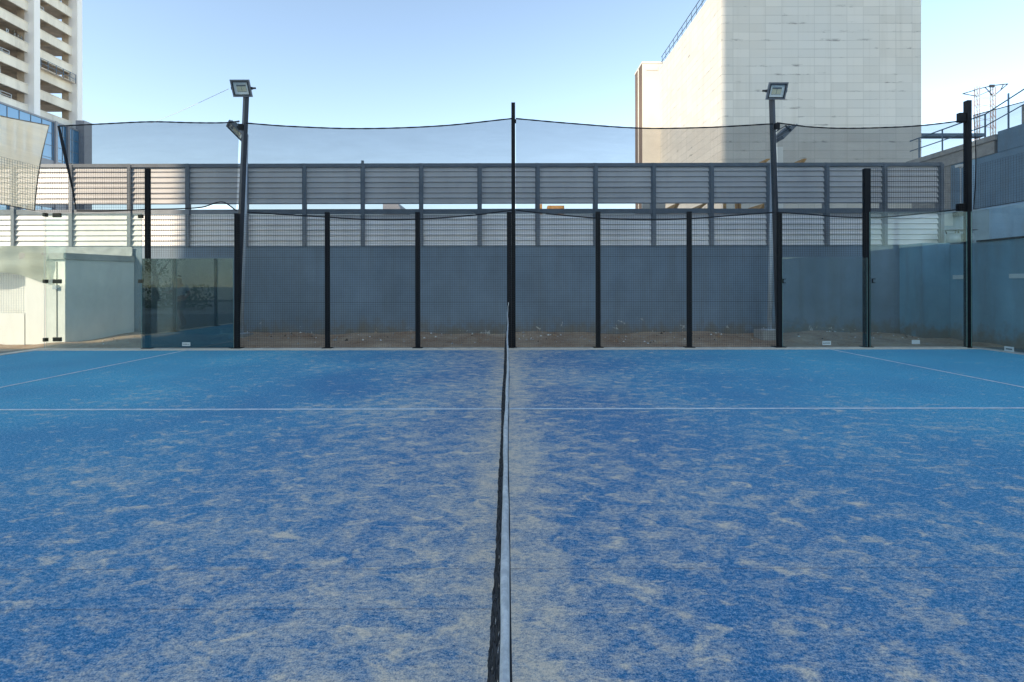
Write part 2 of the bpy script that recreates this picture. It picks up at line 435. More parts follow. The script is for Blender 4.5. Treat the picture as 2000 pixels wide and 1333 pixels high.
# ---------------------------------------------------------------- padel net
def tape_z(y): return .882 + .04 * ((y - 5.17) / 5) ** 2
def tape_x(y): return -.004 + .0035 * math.sin(y * 1.9 + 2) + .0007 * math.sin(y * 7.3)
net = thing('padel_net', 'long black court net with a white top tape, running away from the camera', 'net', (0, 5.17, 0))
mb = MB(); prof = []
for k in range(10):
    q = 2 * math.pi * k / 10; cx, cz = math.cos(q), math.sin(q)
    prof.append((.0066 * cx, (.017 if cz > 0 else -.017) + .0066 * cz))
ys = [.05 + i * .04 for i in range(int(9.95 / .04) + 1)]
b0 = 0
for y in ys:
    wv = 1.05 + .10 * math.sin(y * 9) + .05 * math.sin(y * 23 + 2)
    for px, pz in prof: mb.v.append(Vector((tape_x(y) + px * wv + .0004 * math.sin(y * 31 + pz * 60), y, tape_z(y) - .024 + pz)))
n = len(prof)
for i in range(len(ys) - 1):
    for j in range(n):
        a = i * n + j; b = i * n + (j + 1) % n; mb.f.append([a, b, b + n, a + n]); mb.m.append(0)
tm = NT('net_tape_vinyl')
g1 = tm.noise(tm.mapping(tm.pos, (1, 1, 1)), 55, 5, .7); g2 = tm.noise(tm.pos, 5, 4, .6)
tc_ = tm.mix(tm.rng(g1, .4, .62), (.42, .44, .45), (.66, .67, .66)); tc_ = tm.mix(tm.rng(g2, .5, .7, 0, .5), tc_, (.36, .38, .40))
tm.bsdf(tc_, .4, 0, g1, .4, .002)
mb.build('tape', tm.mat, net, smooth=True)
mb = MB()
for i in range(len(ys) - 1):   # dark binding under the tape
    ya, yb = ys[i], ys[i + 1]
    for sgn in (1,):
        mb.tube([(tape_x(ya) + .004, ya, tape_z(ya) - .058), (tape_x(yb) + .004, yb, tape_z(yb) - .058)], .007, 5, 0, False)
mb.build('binding', M['rope'], net)
def drape(y, s):    # s 0 top .. 1 bottom
    zz = (tape_z(y) - .055) * (1 - s) + .015 * s
    xx = tape_x(y) - .047 * min(1, s * 1.3) ** 1.2 - .006 * math.sin(s * 3.1) + .007 * math.sin(y * 3.3 + s * 2) * s + .004 * math.sin(y * 11 + s * 7) * s
    return Vector((xx, y, zz))
mb = MB(); nv = 20
yy = .12
while yy < 10.05:
    mb.tube([drape(yy + .010 * math.sin(k * 1.7 + yy * 9), k / nv) + Vector((.004 * math.sin(k * 2.9 + yy * 50), 0, 0)) for k in range(nv + 1)], .0019, 3, 0, False)
    yy += .042
for k in range(nv + 1):
    q = []; yy = .12
    while yy < 10.05:
        q.append(drape(yy, k / nv) + Vector((.004 * math.sin(k * 2.9 + yy * 50), 0, .005 * math.sin(yy * 60 + k)))); yy += .042
    mb.tube(q, .0019 if k < nv else .006, 3, 0, False)
mb.build('netting', M['wire'], net)
mb = MB(); mb.tube([(-.002, 10.02, .88), (.0, 10.06, .93), (.012, 10.08, .99), (.008, 10.10, 1.02)], .006, 5); mb.build('lashing', M['white_paint'], net)

# ---------------------------------------------------------------- wire mesh builder
def mesh_sheet(mb, origin, uvec, width, z0, z1, pitch=.05, r=.0021, heavy=()):
    u = Vector(uvec).normalized(); o = Vector(origin); nrm = Vector((-u.y, u.x, 0))
    k = int(round(width / pitch))
    for i in range(k + 1):
        d = width * i / k; p = o + u * d
        mb.tube([(p.x, p.y, z0), (p.x, p.y, z1)], r, 4, 0, False)
    k = int(round((z1 - z0) / pitch))
    for i in range(k + 1):
        z = z0 + (z1 - z0) * i / k; rr = r * (2.2 if any(abs(z - hh) < pitch * .5 for hh in heavy) else 1)
        a = o - nrm * .004; b = a + u * width
        mb.tube([(a.x, a.y, z), (b.x, b.y, z)], rr, 4, 0, False)

def post_mb(x, y, z0, z1, w=.1, d=.06, foot=True):
    m = MB(); m.box(x - w / 2, x + w / 2, y - d / 2, y + d / 2, z0, z1)
    if foot: m.box(x - .11, x + .11, y - .07, y + .09, z0 - .012, z0 + .012)
    return m

# ---------------------------------------------------------------- side mesh fence
PH = FY + .045
fence = thing('mesh_fence', 'long black wire mesh fence on slim posts along the far side of the court', 'fence', (0, FY, 0))
for k, x in enumerate((-6.0, -4.0, -2.0, 0.03, 2.0, 4.02, 6.02)):
    post_mb(x, PH, .012, 3.02 if k not in (0, 6) else 3.0).build('post', M['black'], fence, bevel=.004)
for x0 in (-6, -4, -2, 0, 2, 4):
    m = MB(); mesh_sheet(m, (x0 + .02, FY, 0), (1, 0, 0), 1.96, .03, 2.97, heavy=(1.02, 2.0))
    m.build('mesh_panel', M['wire'], fence)

# ---------------------------------------------------------------- glass side walls
def panel(mb, x0, x1, z0, z1, y=FY): mb.box(x0, x1, y - .006, y + .006, z0, z1, 0, 1)
def hook(parent, x, z, y):
    m = MB(); m.box(x - .035, x - .02, y - .03, y - .007, z - .05, z + .05); m.box(x - .02, x + .03, y - .03, y - .007, z + .035, z + .05)
    m.box(x - .02, x + .03, y - .03, y - .007, z - .05, z - .035); m.build('net_hook', M['black'], parent)
def decal(parent, x, z, w_, h_, y, ink=True):
    s = MB(); s.box(x - w_ / 2, x + w_ / 2, y - .0085, y - .0065, z - h_ / 2, z + h_ / 2); st = s.build('sticker', M['sticker'], parent)
    if ink:
        s = MB()
        for k in range(6):
            xa = x - w_ * .40 + k * w_ * .135; hh = h_ * rnd.uniform(.12, .2)
            s.box(xa, xa + w_ * .09, y - .0098, y - .0088, z - hh, z + hh * rnd.uniform(.3, 1))
        s.build('print', M['sticker_ink'], st)
gl = thing('glass_wall', 'stepped glass wall with a dark reflecting low pane, beside the left floodlight mast', 'glass wall', (-8, FY, 0))
m = MB(); panel(m, -8.07, -6.06, .03, 2.0); m.build('glass_pane', [M['glass_dark'], M['glass_edge']], gl)['label'] = 'low dark glass pane full of reflections'
m = MB(); panel(m, -10.2, -8.085, .03, 3.0); m.build('glass_pane', [M['glass_dust_glare'], M['glass_edge']], gl)
post_mb(-7.98, PH, .012, 4.0).build('post', M['black'], gl, bevel=.004)
m = MB(); mesh_sheet(m, (-8.0, FY + .004, 0), (1, 0, 0), 1.96, 2.03, 2.97); m.build('mesh_panel', M['wire'], gl)
m = MB(); mesh_sheet(m, (-10.2, FY + .004, 0), (1, 0, 0), 2.2, 3.03, 4.0); m.build('mesh_panel', M['wire'], gl)
for z in (2.96, 1.5, .22):
    m = MB(); m.box(-10.03, -9.86, FY - .02, FY + .02, z - .045, z + .045); m.box(-10.17, -10.12, FY - .10, FY - .02, z - .04, z + .04); m.build('clamp', M['clamp'], gl)
for x, z in ((-8.1, 2.93), (-8.1, 1.5)):
    m = MB(); m.box(x - .05, x + .05, FY - .02, FY + .02, z - .04, z + .04); m.build('clamp', M['clamp'], gl)
decal(gl, (364 - 992) / 88.5, .11, .18, .08, FY)
gr = thing('glass_wall', 'stepped clear glass wall with mesh above it, beside the right floodlight mast', 'glass wall', (8, FY, 0))
m = MB(); panel(m, 6.06, 7.93, .03, 2.0); m.build('glass_pane', [M['glass'], M['glass_edge']], gr)
m = MB(); panel(m, 7.99, 10.13, .03, 3.0); m.build('glass_pane', [M['glass'], M['glass_edge']], gr)
post_mb(7.96, PH + .01, .012, 3.97, .13, .08).build('post', M['black'], gr, bevel=.004)
m = MB(); mesh_sheet(m, (6.0, FY + .004, 0), (1, 0, 0), 1.92, 2.03, 2.97); m.build('mesh_panel', M['wire'], gr)
m = MB(); mesh_sheet(m, (8.02, FY + .004, 0), (1, 0, 0), 2.1, 3.03, 3.97); m.build('mesh_panel', M['wire'], gr)
for x, z in ((6.09, 1.48), (8.06, 1.48)): hook(gr, x, z, FY)
decal(gr, (1614 - 992) / 88.5, .11, .19, .09, FY); decal(gr, (1788 - 992) / 88.5, .13, .18, .09, FY, False)
# end walls run towards the camera
el = thing('end_glass_wall', 'sunlit glass end wall topped by wire mesh at the far left edge', 'glass wall', (-10.2, 5, 0))
for k in range(5):
    ya = FY - .02 - 2 * (k + 1); m = MB(); m.box(-10.206, -10.194, ya, ya + 1.99, .03, 3.0, 0, 1); m.build('glass_pane', [M['glass'], M['glass_edge']], el)
for k in range(5):
    m = MB(); mesh_sheet(m, (-10.2, FY - .03 - 2 * (k + 1), 0), (0, 1, 0), 2.0, 3.03, 4.0); m.build('mesh_panel', M['wire'], el)
for k in range(1, 5):
    post_mb(-10.26, FY - 2 * k - .02, .012, 4.0, .06, .09).build('post', M['black'], el)
er = thing('end_glass_wall', 'shaded glass end wall topped by wire mesh at the far right edge', 'glass wall', (10.2, 5, 0))
for k in range(5):
    ya = FY - .02 - 2 * (k + 1); m = MB(); m.box(10.194, 10.206, ya, ya + 1.99, .03, 3.0, 0, 1); m.build('glass_pane', [M['glass'], M['glass_edge']], er)
for k in range(5):
    m = MB(); mesh_sheet(m, (10.2, FY - .03 - 2 * (k + 1), 0), (0, 1, 0), 2.0, 3.03, 4.0); m.build('mesh_panel', M['wire'], er)
for k in range(1, 5):
    post_mb(10.28, FY - 2 * k - .02, .012, 4.0, .06, .09).build('post', M['black'], er)
m = MB(); m.box(10.188, 10.192, 9.28, 9.46, .03, .13); st = m.build('sticker', M['sticker'], er)
m = MB(); m.box(10.1865, 10.1875, 9.31, 9.43, .065, .095); m.build('print', M['sticker_ink'], st)

# ---------------------------------------------------------------- floodlight masts
def lamp(parent, c, rot, w_=.42, h_=.355, dp=.10):
    """flood lamp facing local -Y; rot is a rotation matrix about c"""
    c = Vector(c)
    def B(m, x0, x1, y0, y1, z0, z1, mm=0):
        p = [(x0, y0, z0), (x1, y0, z0), (x1, y1, z0), (x0, y1, z0), (x0, y0, z1), (x1, y0, z1), (x1, y1, z1), (x0, y1, z1)]
        m.hexa([c + rot @ Vector(q) for q in p], mm)
    a, b = w_ / 2, h_ / 2
    m = MB(); e = .035
    B(m, -a, a, -.02, .02, b - e, b); B(m, -a, a, -.02, .02, -b, -b + e)
    B(m, -a, -a + e, -.02, .02, -b + e, b - e); B(m, a - e, a, -.02, .02, -b + e, b - e)
    B(m, -a + .03, a - .03, .012, .06, -b + .03, b - .03); B(m, -a * .55, a * .55, .06, dp + .02, -b * .6, b * .6)
    for k in range(7):
        z = -b * .55 + b * 1.1 * k / 6; B(m, -a * .7, a * .7, .058, dp, z - .006, z + .006)
    h = m.build('lamp_head', M['lamphouse'], parent)
    m = MB(); g = .018; i_ = e - .001
    B(m, -a + i_, a - i_, -.023, -.010, b - e - g, b - e + .001); B(m, -a + i_, a - i_, -.023, -.010, -b + e, -b + e + g)
    B(m, -a + i_, -a + e + g, -.023, -.010, -b + e, b - e); B(m, a - e - g, a - i_, -.023, -.010, -b + e, b - e); m.build('gasket', M['lampgasket'], h)
    m = MB(); q = .05; z = .0115
    ai, bi = a - e, b - e; af, bf = a - e - .07, b - e - .07
    def F(pts, mm=0): m.face([c + rot @ Vector(p) for p in pts], mm)
    y0, y1 = -.004, .0112
    F([(-ai, y0, bi), (ai, y0, bi), (af, y1, bf), (-af, y1, bf)]); F([(-ai, y0, -bi), (ai, y0, -bi), (af, y1, -bf), (-af, y1, -bf)])
    F([(-ai, y0, -bi), (-ai, y0, bi), (-af, y1, bf), (-af, y1, -bf)]); F([(ai, y0, -bi), (ai, y0, bi), (af, y1, bf), (af, y1, -bf)])
    m.build('reflector', M['reflector'], h)
    m = MB(); B(m, -af + .004, -.006, .004, .0108, -bf * .9, bf * .55); B(m, .006, af - .004, .004, .0108, -bf * .9, bf * .55); m.build('light_plate', M['led'], h)
    m = MB(); B(m, -ai + .001, ai - .001, -.0155, -.0125, -bi + .001, bi - .001); m.build('lens', M['lens'], h)
    m = MB()
    B(m, -a - .02, -a - .008, -.0, .05, -.03, .03); B(m, a + .008, a + .02, 0, .05, -.03, .03)
    B(m, -a - .02, -a - .008, .04, .19, -.02, .02); B(m, a + .008, a + .02, .04, .19, -.02, .02); B(m, -a - .02, a + .02, .18, .192, -.02, .02)
    m.build('bracket', M['black'], parent)
def sheared_lamp_rot(yaw, pitch, roll=0):
    return Matrix.Rotation(R(yaw), 3, 'Z') @ Matrix.Rotation(R(pitch), 3, 'X') @ Matrix.Rotation(R(roll), 3, 'Y')
def mast(label, xb, xt, zt, twist, lampc, lrot):
    th = thing('floodlight_mast', label, 'floodlight', (xb, FY + .14, 0), 'floodlight masts of the court')
    base = Vector((xb, FY + .16, .012)); top = Vector((xt, FY + .16, zt)); m = MB(); s = .047
    rz = Matrix.Rotation(R(twist), 3, 'Z')
    cs = [rz @ Vector(q) for q in ((-s, -s, 0), (s, -s, 0), (s, s, 0), (-s, s, 0))]
    m.hexa([base + q for q in cs] + [top + q * .96 for q in cs]); m.build('pole', M['mast'], th, bevel=.004)
    m = MB(); m.box(xb - .12, xb + .12, FY + .05, FY + .29, .0, .016); m.build('foot_plate', M['black'], th)
    lamp(th, lampc, lrot)
    f = (5.0 - .012) / (zt - .012); cx = xb + (xt - xb) * f; sg = -1 if xb < 0 else 1
    m = MB(); m.box(cx + sg * .05 - .04, cx + sg * .05 + .05, FY + .05, FY + .11, 4.86, 4.99); m.build('cable_pulley', M['black'], th)
    return th
ml = mast('left floodlight mast leaning inward, its square lamp dark against open sky', -6.10, -5.86, 5.66, -32, P(472, 172, FY + .05), sheared_lamp_rot(0, 24, 0))
mr = mast('right floodlight mast leaning inward, its lamp in front of the tiled building', 6.08, 5.925, 5.56, 32, P(1518, 179, FY + .05), sheared_lamp_rot(0, 24, 0))

def tall_post(label, x, y, zt, wd, boxes):
    th = thing('net_post', label, 'post', (x, y, 0))
    m = MB(); m.box(x - wd / 2, x + wd / 2, y - wd / 2, y + wd / 2, .012, zt); m.box(x - wd * .9, x + wd * .9, y - wd, y + wd, 0, .014); m.build('pole', M['black'], th, bevel=.005)
    for bx in boxes:
        m = MB(); m.box(*bx); m.build('cable_box', M['black'], th)
    return th
tall_post('slim tall black post at the far end of the court net', .125, FY + .13, 5.47, .085, [(.16, .19, FY + .05, FY + .09, 5.0, 5.08)])
tall_post('thick black corner post at the right end of the glass wall', 10.20, FY + .05, 5.47, .10, [(10.0, 10.17, FY + .03, FY + .12, 3.03, 3.19), (10.0, 10.15, FY + .02, FY + .1, 5.0, 5.2)])

# ---------------------------------------------------------------- overhead nets
def interp(pts, n):
    xs = [p[0] for p in pts]; out = []
    for i in range(n + 1):
        x = xs[0] + (xs[-1] - xs[0]) * i / n; k = 0
        while k < len(pts) - 2 and x > xs[k + 1]: k += 1
        # Catmull-Rom
        p0 = pts[max(k - 1, 0)]; p1 = pts[k]; p2 = pts[k + 1]; p3 = pts[min(k + 2, len(pts) - 1)]
        t = (x - p1[0]) / (p2[0] - p1[0]); h = p2[0] - p1[0]
        m1 = (p2[1] - p0[1]) / max(1e-6, p2[0] - p0[0]) * h; m2 = (p3[1] - p1[1]) / max(1e-6, p3[0] - p1[0]) * h
        y = (2 * t ** 3 - 3 * t ** 2 + 1) * p1[1] + (t ** 3 - 2 * t ** 2 + t) * m1 + (-2 * t ** 3 + 3 * t ** 2) * p2[1] + (t ** 3 - t ** 2) * m2
        out.append((x, y))
    return out
NY = FY + .075
def side_net(label, top, bot, seed, n=60, left=None, right=None, tr=.015, br=.014):
    r = random.Random(seed); a, b, c = (r.uniform(0, 6) for _ in range(3))
    tp = [P(x, y, NY) for x, y in interp(top, n)]; bp = [P(x, y, NY) for x, y in interp(bot, n)]
    th = thing('overhead_net', label, 'net', tuple(bp[n // 2]), 'fine nets strung above the side of the court')
    m = MB(); kk = 14; grid = []
    for i in range(n + 1):
        row = []
        for k in range(kk + 1):
            s = k / kk; p = tp[i].lerp(bp[i], s); u = i / n
            env = math.sin(math.pi * s) * min(1, 6 * u, 6 * (1 - u))
            p = p + Vector((0, env * (.030 * math.sin(9 * u * 3 + a + 5 * s) + .022 * math.sin(31 * u + b - 11 * s) + .018 * math.sin(17 * s + 12 * u + c)), 0))
            row.append(p)
        grid.append(row)
    for i in range(n):
        for k in range(kk): m.face([grid[i][k], grid[i + 1][k], grid[i + 1][k + 1], grid[i][k + 1]])
    bm_weld(m).build('netting', M['net'], th, smooth=True)
    m = MB(); m.tube(tp, [tr * (1 + .15 * math.sin(i * 1.9)) for i in range(n + 1)], 6); m.build('top_rope', M['rope'], th)
    m = MB(); m.tube(bp, br, 6); m.build('bottom_rope', M['rope'], th)
    for side, i in ((left, 0), (right, -1)):
        if side:
            m = MB(); m.tube([P(x, y, NY) for x, y in side], [.022, .032, .026, .016, .010], 5); m.build('edge_strap', M['rope'], th)
    return th
def bm_weld(m):
    d = {}; nv = []; mp = []
    for p in m.v:
        k = (round(p.x, 5), round(p.y, 5), round(p.z, 5))
        if k not in d: d[k] = len(nv); nv.append(p)
        mp.append(d[k])
    m.v = nv; m.f = [[mp[i] for i in f] for f in m.f]; return m
side_net('overhead net bay left of the left mast, tied back with a slanting strap', [(115, 245), (200, 241), (295, 237), (380, 239), (440, 239), (468, 236)], [(150, 411), (215, 411), (290, 408), (350, 407), (395, 404), (435, 394), (462, 411)], 1,
         left=[(115, 245), (124, 285), (133, 325), (143, 372), (149, 408)])
side_net('overhead net bay between the left mast and the centre post', [(482, 240), (560, 246), (700, 251), (860, 246), (1000, 232)], [(484, 414), (560, 419), (640, 424), (730, 429), (820, 428), (920, 421), (1000, 411)], 2)
side_net('overhead net bay between the centre post and the right mast', [(1008, 232), (1120, 242), (1250, 251), (1380, 250), (1510, 243)], [(1008, 411), (1090, 420), (1170, 427), (1260, 430), (1348, 428), (1430, 422), (1512, 416)], 3)
side_net('overhead net bay between the right mast and the thick corner post', [(1518, 241), (1555, 246), (1580, 249), (1640, 252), (1720, 251), (1800, 247), (1893, 236)], [(1520, 416), (1580, 420), (1640, 425), (1720, 426), (1800, 419), (1892, 409)], 4)
def end_net(label, sx, top, bot, mat, rope, rr, group=None):
    th = thing('overhead_net', label, 'net', (sx * 10.22, 6, 3), group)
    n = 40; kk = 12; m = MB(); g = []
    for i in range(n + 1):
        u = i / n; row = []
        ta = [a for a in interp(top, n)][i]; ba = [a for a in interp(bot, n)][i]
        for k in range(kk + 1):
            s = k / kk; yy_ = ta[0] * (1 - s) + ba[0] * s; zz_ = ta[1] * (1 - s) + ba[1] * s
            row.append(Vector((sx * (10.23 + math.sin(3.14 * s) * min(1, 5 * (1 - u)) * (.05 * math.sin(6 * u + 4 * s) + .03 * math.sin(25 * u * s + 3))), yy_ - sx * 0 - (.05 * math.sin(3.14 * s) if u == 1 else 0), zz_)))
        g.append(row)
    for i in range(n):
        for k in range(kk): m.face([g[i][k], g[i + 1][k], g[i + 1][k + 1], g[i][k + 1]])
    bm_weld(m).build('netting', mat, th, smooth=True)
    m = MB(); m.tube([r[0] for r in g], rr, 5); m.build('top_rope', rope, th)
    m = MB(); m.tube([r[-1] for r in g], rr * .8, 5); m.build('bottom_rope', rope, th)
    m = MB(); m.tube(g[-1], [rr * (.5 + .5 * min(1, k / 5)) for k in range(kk + 1)], 5); m.build('edge_strap', rope, th)
end_net('pale sunlit net sagging over the left end wall mesh', -1, [(0, 4.9), (4, 4.72), (7.5, 4.68), (9.2, 4.82), (10.28, 4.98)], [(0, 3.12), (4, 3.10), (8, 3.08), (9.2, 3.06), (9.96, 3.03)], M['net_pale'], simple('faded_rope', (.22, .19, .15), .9), .012)
end_net('dark sheer net above the right end wall, running out of frame', 1, [(0, 4.9), (4, 4.75), (7.5, 4.85), (9.2, 5.02), (10.12, 5.11)], [(0, 3.08), (4, 3.06), (7, 3.06), (9.2, 3.05), (10.12, 3.05)], M['net'], M['rope'], .010)
m = MB(); m.tube([P(447, 173, FY + .1), P(400, 195, 12.2), P(345, 220, 14.4), P(295, 240, 16.5)], .006, 4)
tag(m.build('guy_wire', M['galv']), 'thin wire running down to the left from the left floodlight', 'wire')

# ---------------------------------------------------------------- galvanised poles behind the fence
def gal_pole(label, base, top, blk, lrot, lc):
    th = thing('lamp_pole', label, 'lamp pole', tuple(base), 'galvanised lamp poles behind the fence')
    m = MB(); m.tube([base, top], [.052, .045], 14); m.build('pole', M['galv'], th, smooth=True)
    m = MB(); m.box(base.x - .14, base.x + .14, base.y - .14, base.y + .14, base.z - .004, base.z + .014)
    for sx in (-1, 1):
        for sy in (-1, 1): m.tube([(base.x + sx * .1, base.y + sy * .1, base.z), (base.x + sx * .1, base.y + sy * .1, base.z + .05)], .012, 6)
    m.build('base_plate', M['galv'], th)
    m = MB(); m.box(*blk); m.build('concrete_footing', M['concrete'], th, bevel=.01)
    lamp(th, lc, lrot, .52, .48, .1)
b1 = P(471, 651, 11.7); b2 = P(1503, 645, 11.7)
gal_pole('galvanised lamp pole on a concrete block just behind the left mast', b1, P(482, 262, 11.7), (b1.x - .22, b1.x + .18, 11.52, 11.95, .0, b1.z - .004),
         sheared_lamp_rot(-52, 46, 0), P(461, 255, 11.72))
gal_pole('galvanised lamp pole on a concrete block just behind the right mast', b2, P(1510, 275, 11.7), (b2.x - .28, b2.x + .17, 11.5, 11.95, .0, b2.z - .004),
         sheared_lamp_rot(88, 45, 0), P(1533, 264, 11.72))

# ---------------------------------------------------------------- back wall and louvred screen
WY = 12.3
bw = thing('boundary_wall', 'long blue grey painted masonry wall behind the mesh fence, carrying the metal screen', 'wall', (0, WY, 0))
m = MB(); m.box(-22, 11.62, WY, WY + .2, -.01, 2.43); m.build('wall', M['wall'], bw)
m = MB(); m.box(-22, 11.62, WY - .012, WY + .21, 2.432, 2.45); m.build('coping', M['wall'], bw)
# four pale fixings
rs = thing('louvred_screen', 'long grey louvred metal screen on posts standing on the back wall', 'screen', (0, WY, 2.43))
SX = [(px - 992) / 73.17 for px in (-315, -201, -88, 25, 138, 252, 366, 480, 594, 708, 822, 936, 1049, 1162, 1275, 1388, 1500, 1613, 1726, 1836)]
for k, x in enumerate(SX):
    m = MB(); m.box(x - .045, x + .045, WY - .015, WY + .09, 2.45, 4.66); m.box(x - .012, x + .075, WY - .045, WY - .015, 2.45, 4.62)
    if k in (9,): m.box(x - .03, x + .03, WY, WY + .06, 4.66, 4.74)
    m.build('stanchion', M['stanchion'], rs)
def slats(xa, xb, z0, z1, n, jit):
    m = MB(); p = (z1 - z0) / n
    for k in range(n):
        za = z0 + k * p; zb = za + p; d = .046
        ya = WY + .03 + jit + rnd.uniform(-.004, .004); d += rnd.uniform(-.007, .005); e1, e2 = rnd.uniform(-.003, .003), rnd.uniform(-.003, .003)
        # sloping face, rolled lip, underside
        m.face([(xa, ya, zb), (xb, ya, zb), (xb, ya - d * .75, za + p * .26 + e2), (xa, ya - d * .75, za + p * .26 + e1)])
        m.face([(xa, ya - d * .75, za + p * .26 + e1), (xb, ya - d * .75, za + p * .26 + e2), (xb, ya - d, za + p * .14 + e2), (xa, ya - d, za + p * .14 + e1)])
        m.face([(xa, ya - d, za + p * .14 + e1), (xb, ya - d, za + p * .14 + e2), (xb, ya, za), (xa, ya, za)])
    m.face([(xa, WY + .045, z0), (xb, WY + .045, z0), (xb, WY + .045, z1), (xa, WY + .045, z1)])
    return m
for k in range(len(SX) - 1):
    xa, xb = SX[k] + .046, SX[k + 1] - .046
    slats(xa, xb, 3.58, 4.57, 7, rnd.uniform(-.004, .004)).build('louvre_panel', M['screen'], rs)
    slats(xa, xb, 2.45, 3.30, 6, rnd.uniform(-.004, .004)).build('louvre_panel', M['screen'], rs)
    m = MB(); m.box(xa, xb, WY - .012, WY + .04, 3.305, 3.44 + rnd.uniform(-.006, .004)); m.build('band', M['stanchion'], rs)
m = MB(); m.box(SX[0], SX[-1] + .06, WY - .02, WY + .07, 4.575, 4.655); m.build('top_rail', M['stanchion'], rs)
m = MB(); m.box(SX[0], SX[-1], WY - .035, WY - .022, 4.56, 4.585); m.build('lip', M['stanchion'], rs)

# ---------------------------------------------------------------- right: return pier, side wall, vents
pr = thing('wall_pier', 'blue painted wall return in the corner beneath the exhaust vents', 'wall', (10.8, 11.6, 0))
m = MB(); m.box(10.45, 11.15, 11.62, WY - .004, 0, 2.45); m.build('wall', M['wall_side'], pr)
sw = thing('side_wall', 'blue side wall behind the right end glass, with a dark rail on top', 'wall', (11.2, 6, 0))
m = MB(); m.box(11.16, 11.4, -2, 12.0, 0, 2.40); m.build('wall', M['wall_side'], sw)
m = MB(); m.box(11.10, 11.42, -2, 10.92, 2.403, 2.44); m.build('rail', M['black'], sw)
for ya, yb in ((9.9, 10.25), (9.35, 9.75)):  # pale slabs added in place of bright reflections in the end glass
    m = MB(); m.box(11.145, 11.158, ya, yb, 1.53, 1.63); m.build('glass_reflection', M['sticker'], sw)
m = MB(); m.box(11.10, 11.158, 11.2, 11.5, 1.53, 1.63); m.build('glass_reflection', M['sticker'], sw)  # third slab standing in for a reflection
dh = thing('duct_housing', 'pale blue box housing on the wall above the two exhaust vents', 'housing', (11.6, 12.6, 2.45))
a = P(1841, 476, 12.6); b = P(1900, 414, 12.6)
m = MB(); m.box(a.x, a.x + 1.3, 12.62, 13.4, 2.4, b.z + .05); m.build('housing', simple('pale_blue_render', (.26, .33, .37), .8, 0, .15, 2, .3), dh)
m = MB(); m.box(a.x + .02, a.x + .30, 12.612, 12.619, b.z - .4, b.z - .06); m.build('access_panel', simple('bare_render', (.42, .44, .42), .8), dh)
m = MB(); m.box(P(1868, 0, 12.5).x, P(1882, 0, 12.5).x, 12.45, 12.6, P(0, 424, 12.5).z, P(0, 416, 12.5).z); m.build('junction_box', M['clamp'], dh)
for px, lab in ((1862, 'left of the two capped exhaust vents beside the right corner post'), (1887, 'right of the two capped exhaust vents, partly behind the right corner post')):
    c = P(px, 475, 11.85); th = thing('exhaust_vent', lab, 'vent', (c.x, c.y, 2.452), 'capped exhaust vents')
    m = MB(); m.tube([(c.x, c.y, 2.452), (c.x, c.y, 2.70)], .145, 18); m.build('duct', M['metal_lt'], th, smooth=True)
    for q in range(3):
        m = MB(); an = q * 2.1 + .5; m.tube([(c.x + .12 * math.cos(an), c.y + .12 * math.sin(an), 2.69), (c.x + .15 * math.cos(an), c.y + .15 * math.sin(an), 2.80)], .012, 5); m.build('strut', M['black'], th)
    m = MB(); m.tube([(c.x, c.y, 2.79), (c.x, c.y, 2.80), (c.x, c.y, 2.86)], [.22, .22, .02], 20); m.build('cap', M['stanchion'], th)

# right low building
rb = thing('building', 'low blue painted building with a concrete parapet and roof railing at the right edge', 'building', (24, 14, 0))
XW = 20.0
zt_ = CH + .318 * XW
m = MB(); m.box(XW, XW + 10, 20.8, 22.8, 0, zt_ - .95); m.build('wall', M['concrete'], rb)
m = MB(); m.box(XW, XW + 10, 2, 20.795, 0, zt_ - .95); m.build('wall', M['wall_tall'], rb)
m = MB(); m.box(XW - .05, XW + 10, 18.9, 22.9, zt_ - .945, zt_ - .42); m.box(XW - .12, XW + 10, 18.8, 23, zt_ - .42, zt_ - .2); m.build('parapet', M['concrete'], rb)
m = MB(); m.box(XW - .02, XW + 10, 2, 18.79, zt_ - .945, zt_ - .1); m.build('upper_wall', M['wall_tall'], rb)
m = MB(); m.box(XW + .3, XW + 4, 14.5, 18.2, zt_ - .1, zt_ + .75); m.build('roof_box', M['concrete'], rb)
m = MB(); zr = zt_ - .2
for y in (22.4, 21.2, 20.0, 19.3): m.tube([(XW, y, zr), (XW, y, zr + 1.0)], .03, 6)
m.tube([(XW, 22.9, zr + 1.0), (XW, 19.3, zr + 1.0), (XW, 17.6, zr + 1.5), (XW, 12, zr + 1.5)], .03, 6); m.tube([(XW, 22.9, zr + .5), (XW, 19.3, zr + .5), (XW, 17.6, zr + .9), (XW, 12, zr + .9)], .025, 6)
for y in (18.4, 17.6, 16.2, 14.5): m.tube([(XW, y, zr), (XW, y, zr + 1.5)], .03, 6)
m.build('railing', M['rail'], rb)
m = MB(); m.box(P(1798, 0, 60).x, P(1925, 0, 60).x, 60, 61, P(0, 268, 60).z, P(0, 262, 60).z); tag(m.build('gantry_beam', M['rail']), 'distant horizontal steel beam seen beyond the right roof railing', 'beam')
# T lamp
th = thing('security_camera_pole', 'thin pale pole with a white T shaped head just left of the corner post', 'pole', tuple(P(1877, 412, 13)))
m = MB(); m.tube([P(1877, 412, 13), P(1877, 328, 13)], .02, 8); m.build('pole', M['galv'], th)
m = MB(); c = P(1877, 326, 13); m.box(c.x - .12, c.x + .2, c.y - .05, c.y + .05, c.z - .02, c.z + .05, rot=Matrix.Rotation(R(-8), 3, 'Y')); m.box(c.x - .03, c.x + .03, c.y - .03, c.y + .03, c.z - .06, c.z - .02); m.build('head', M['white_paint'], th)
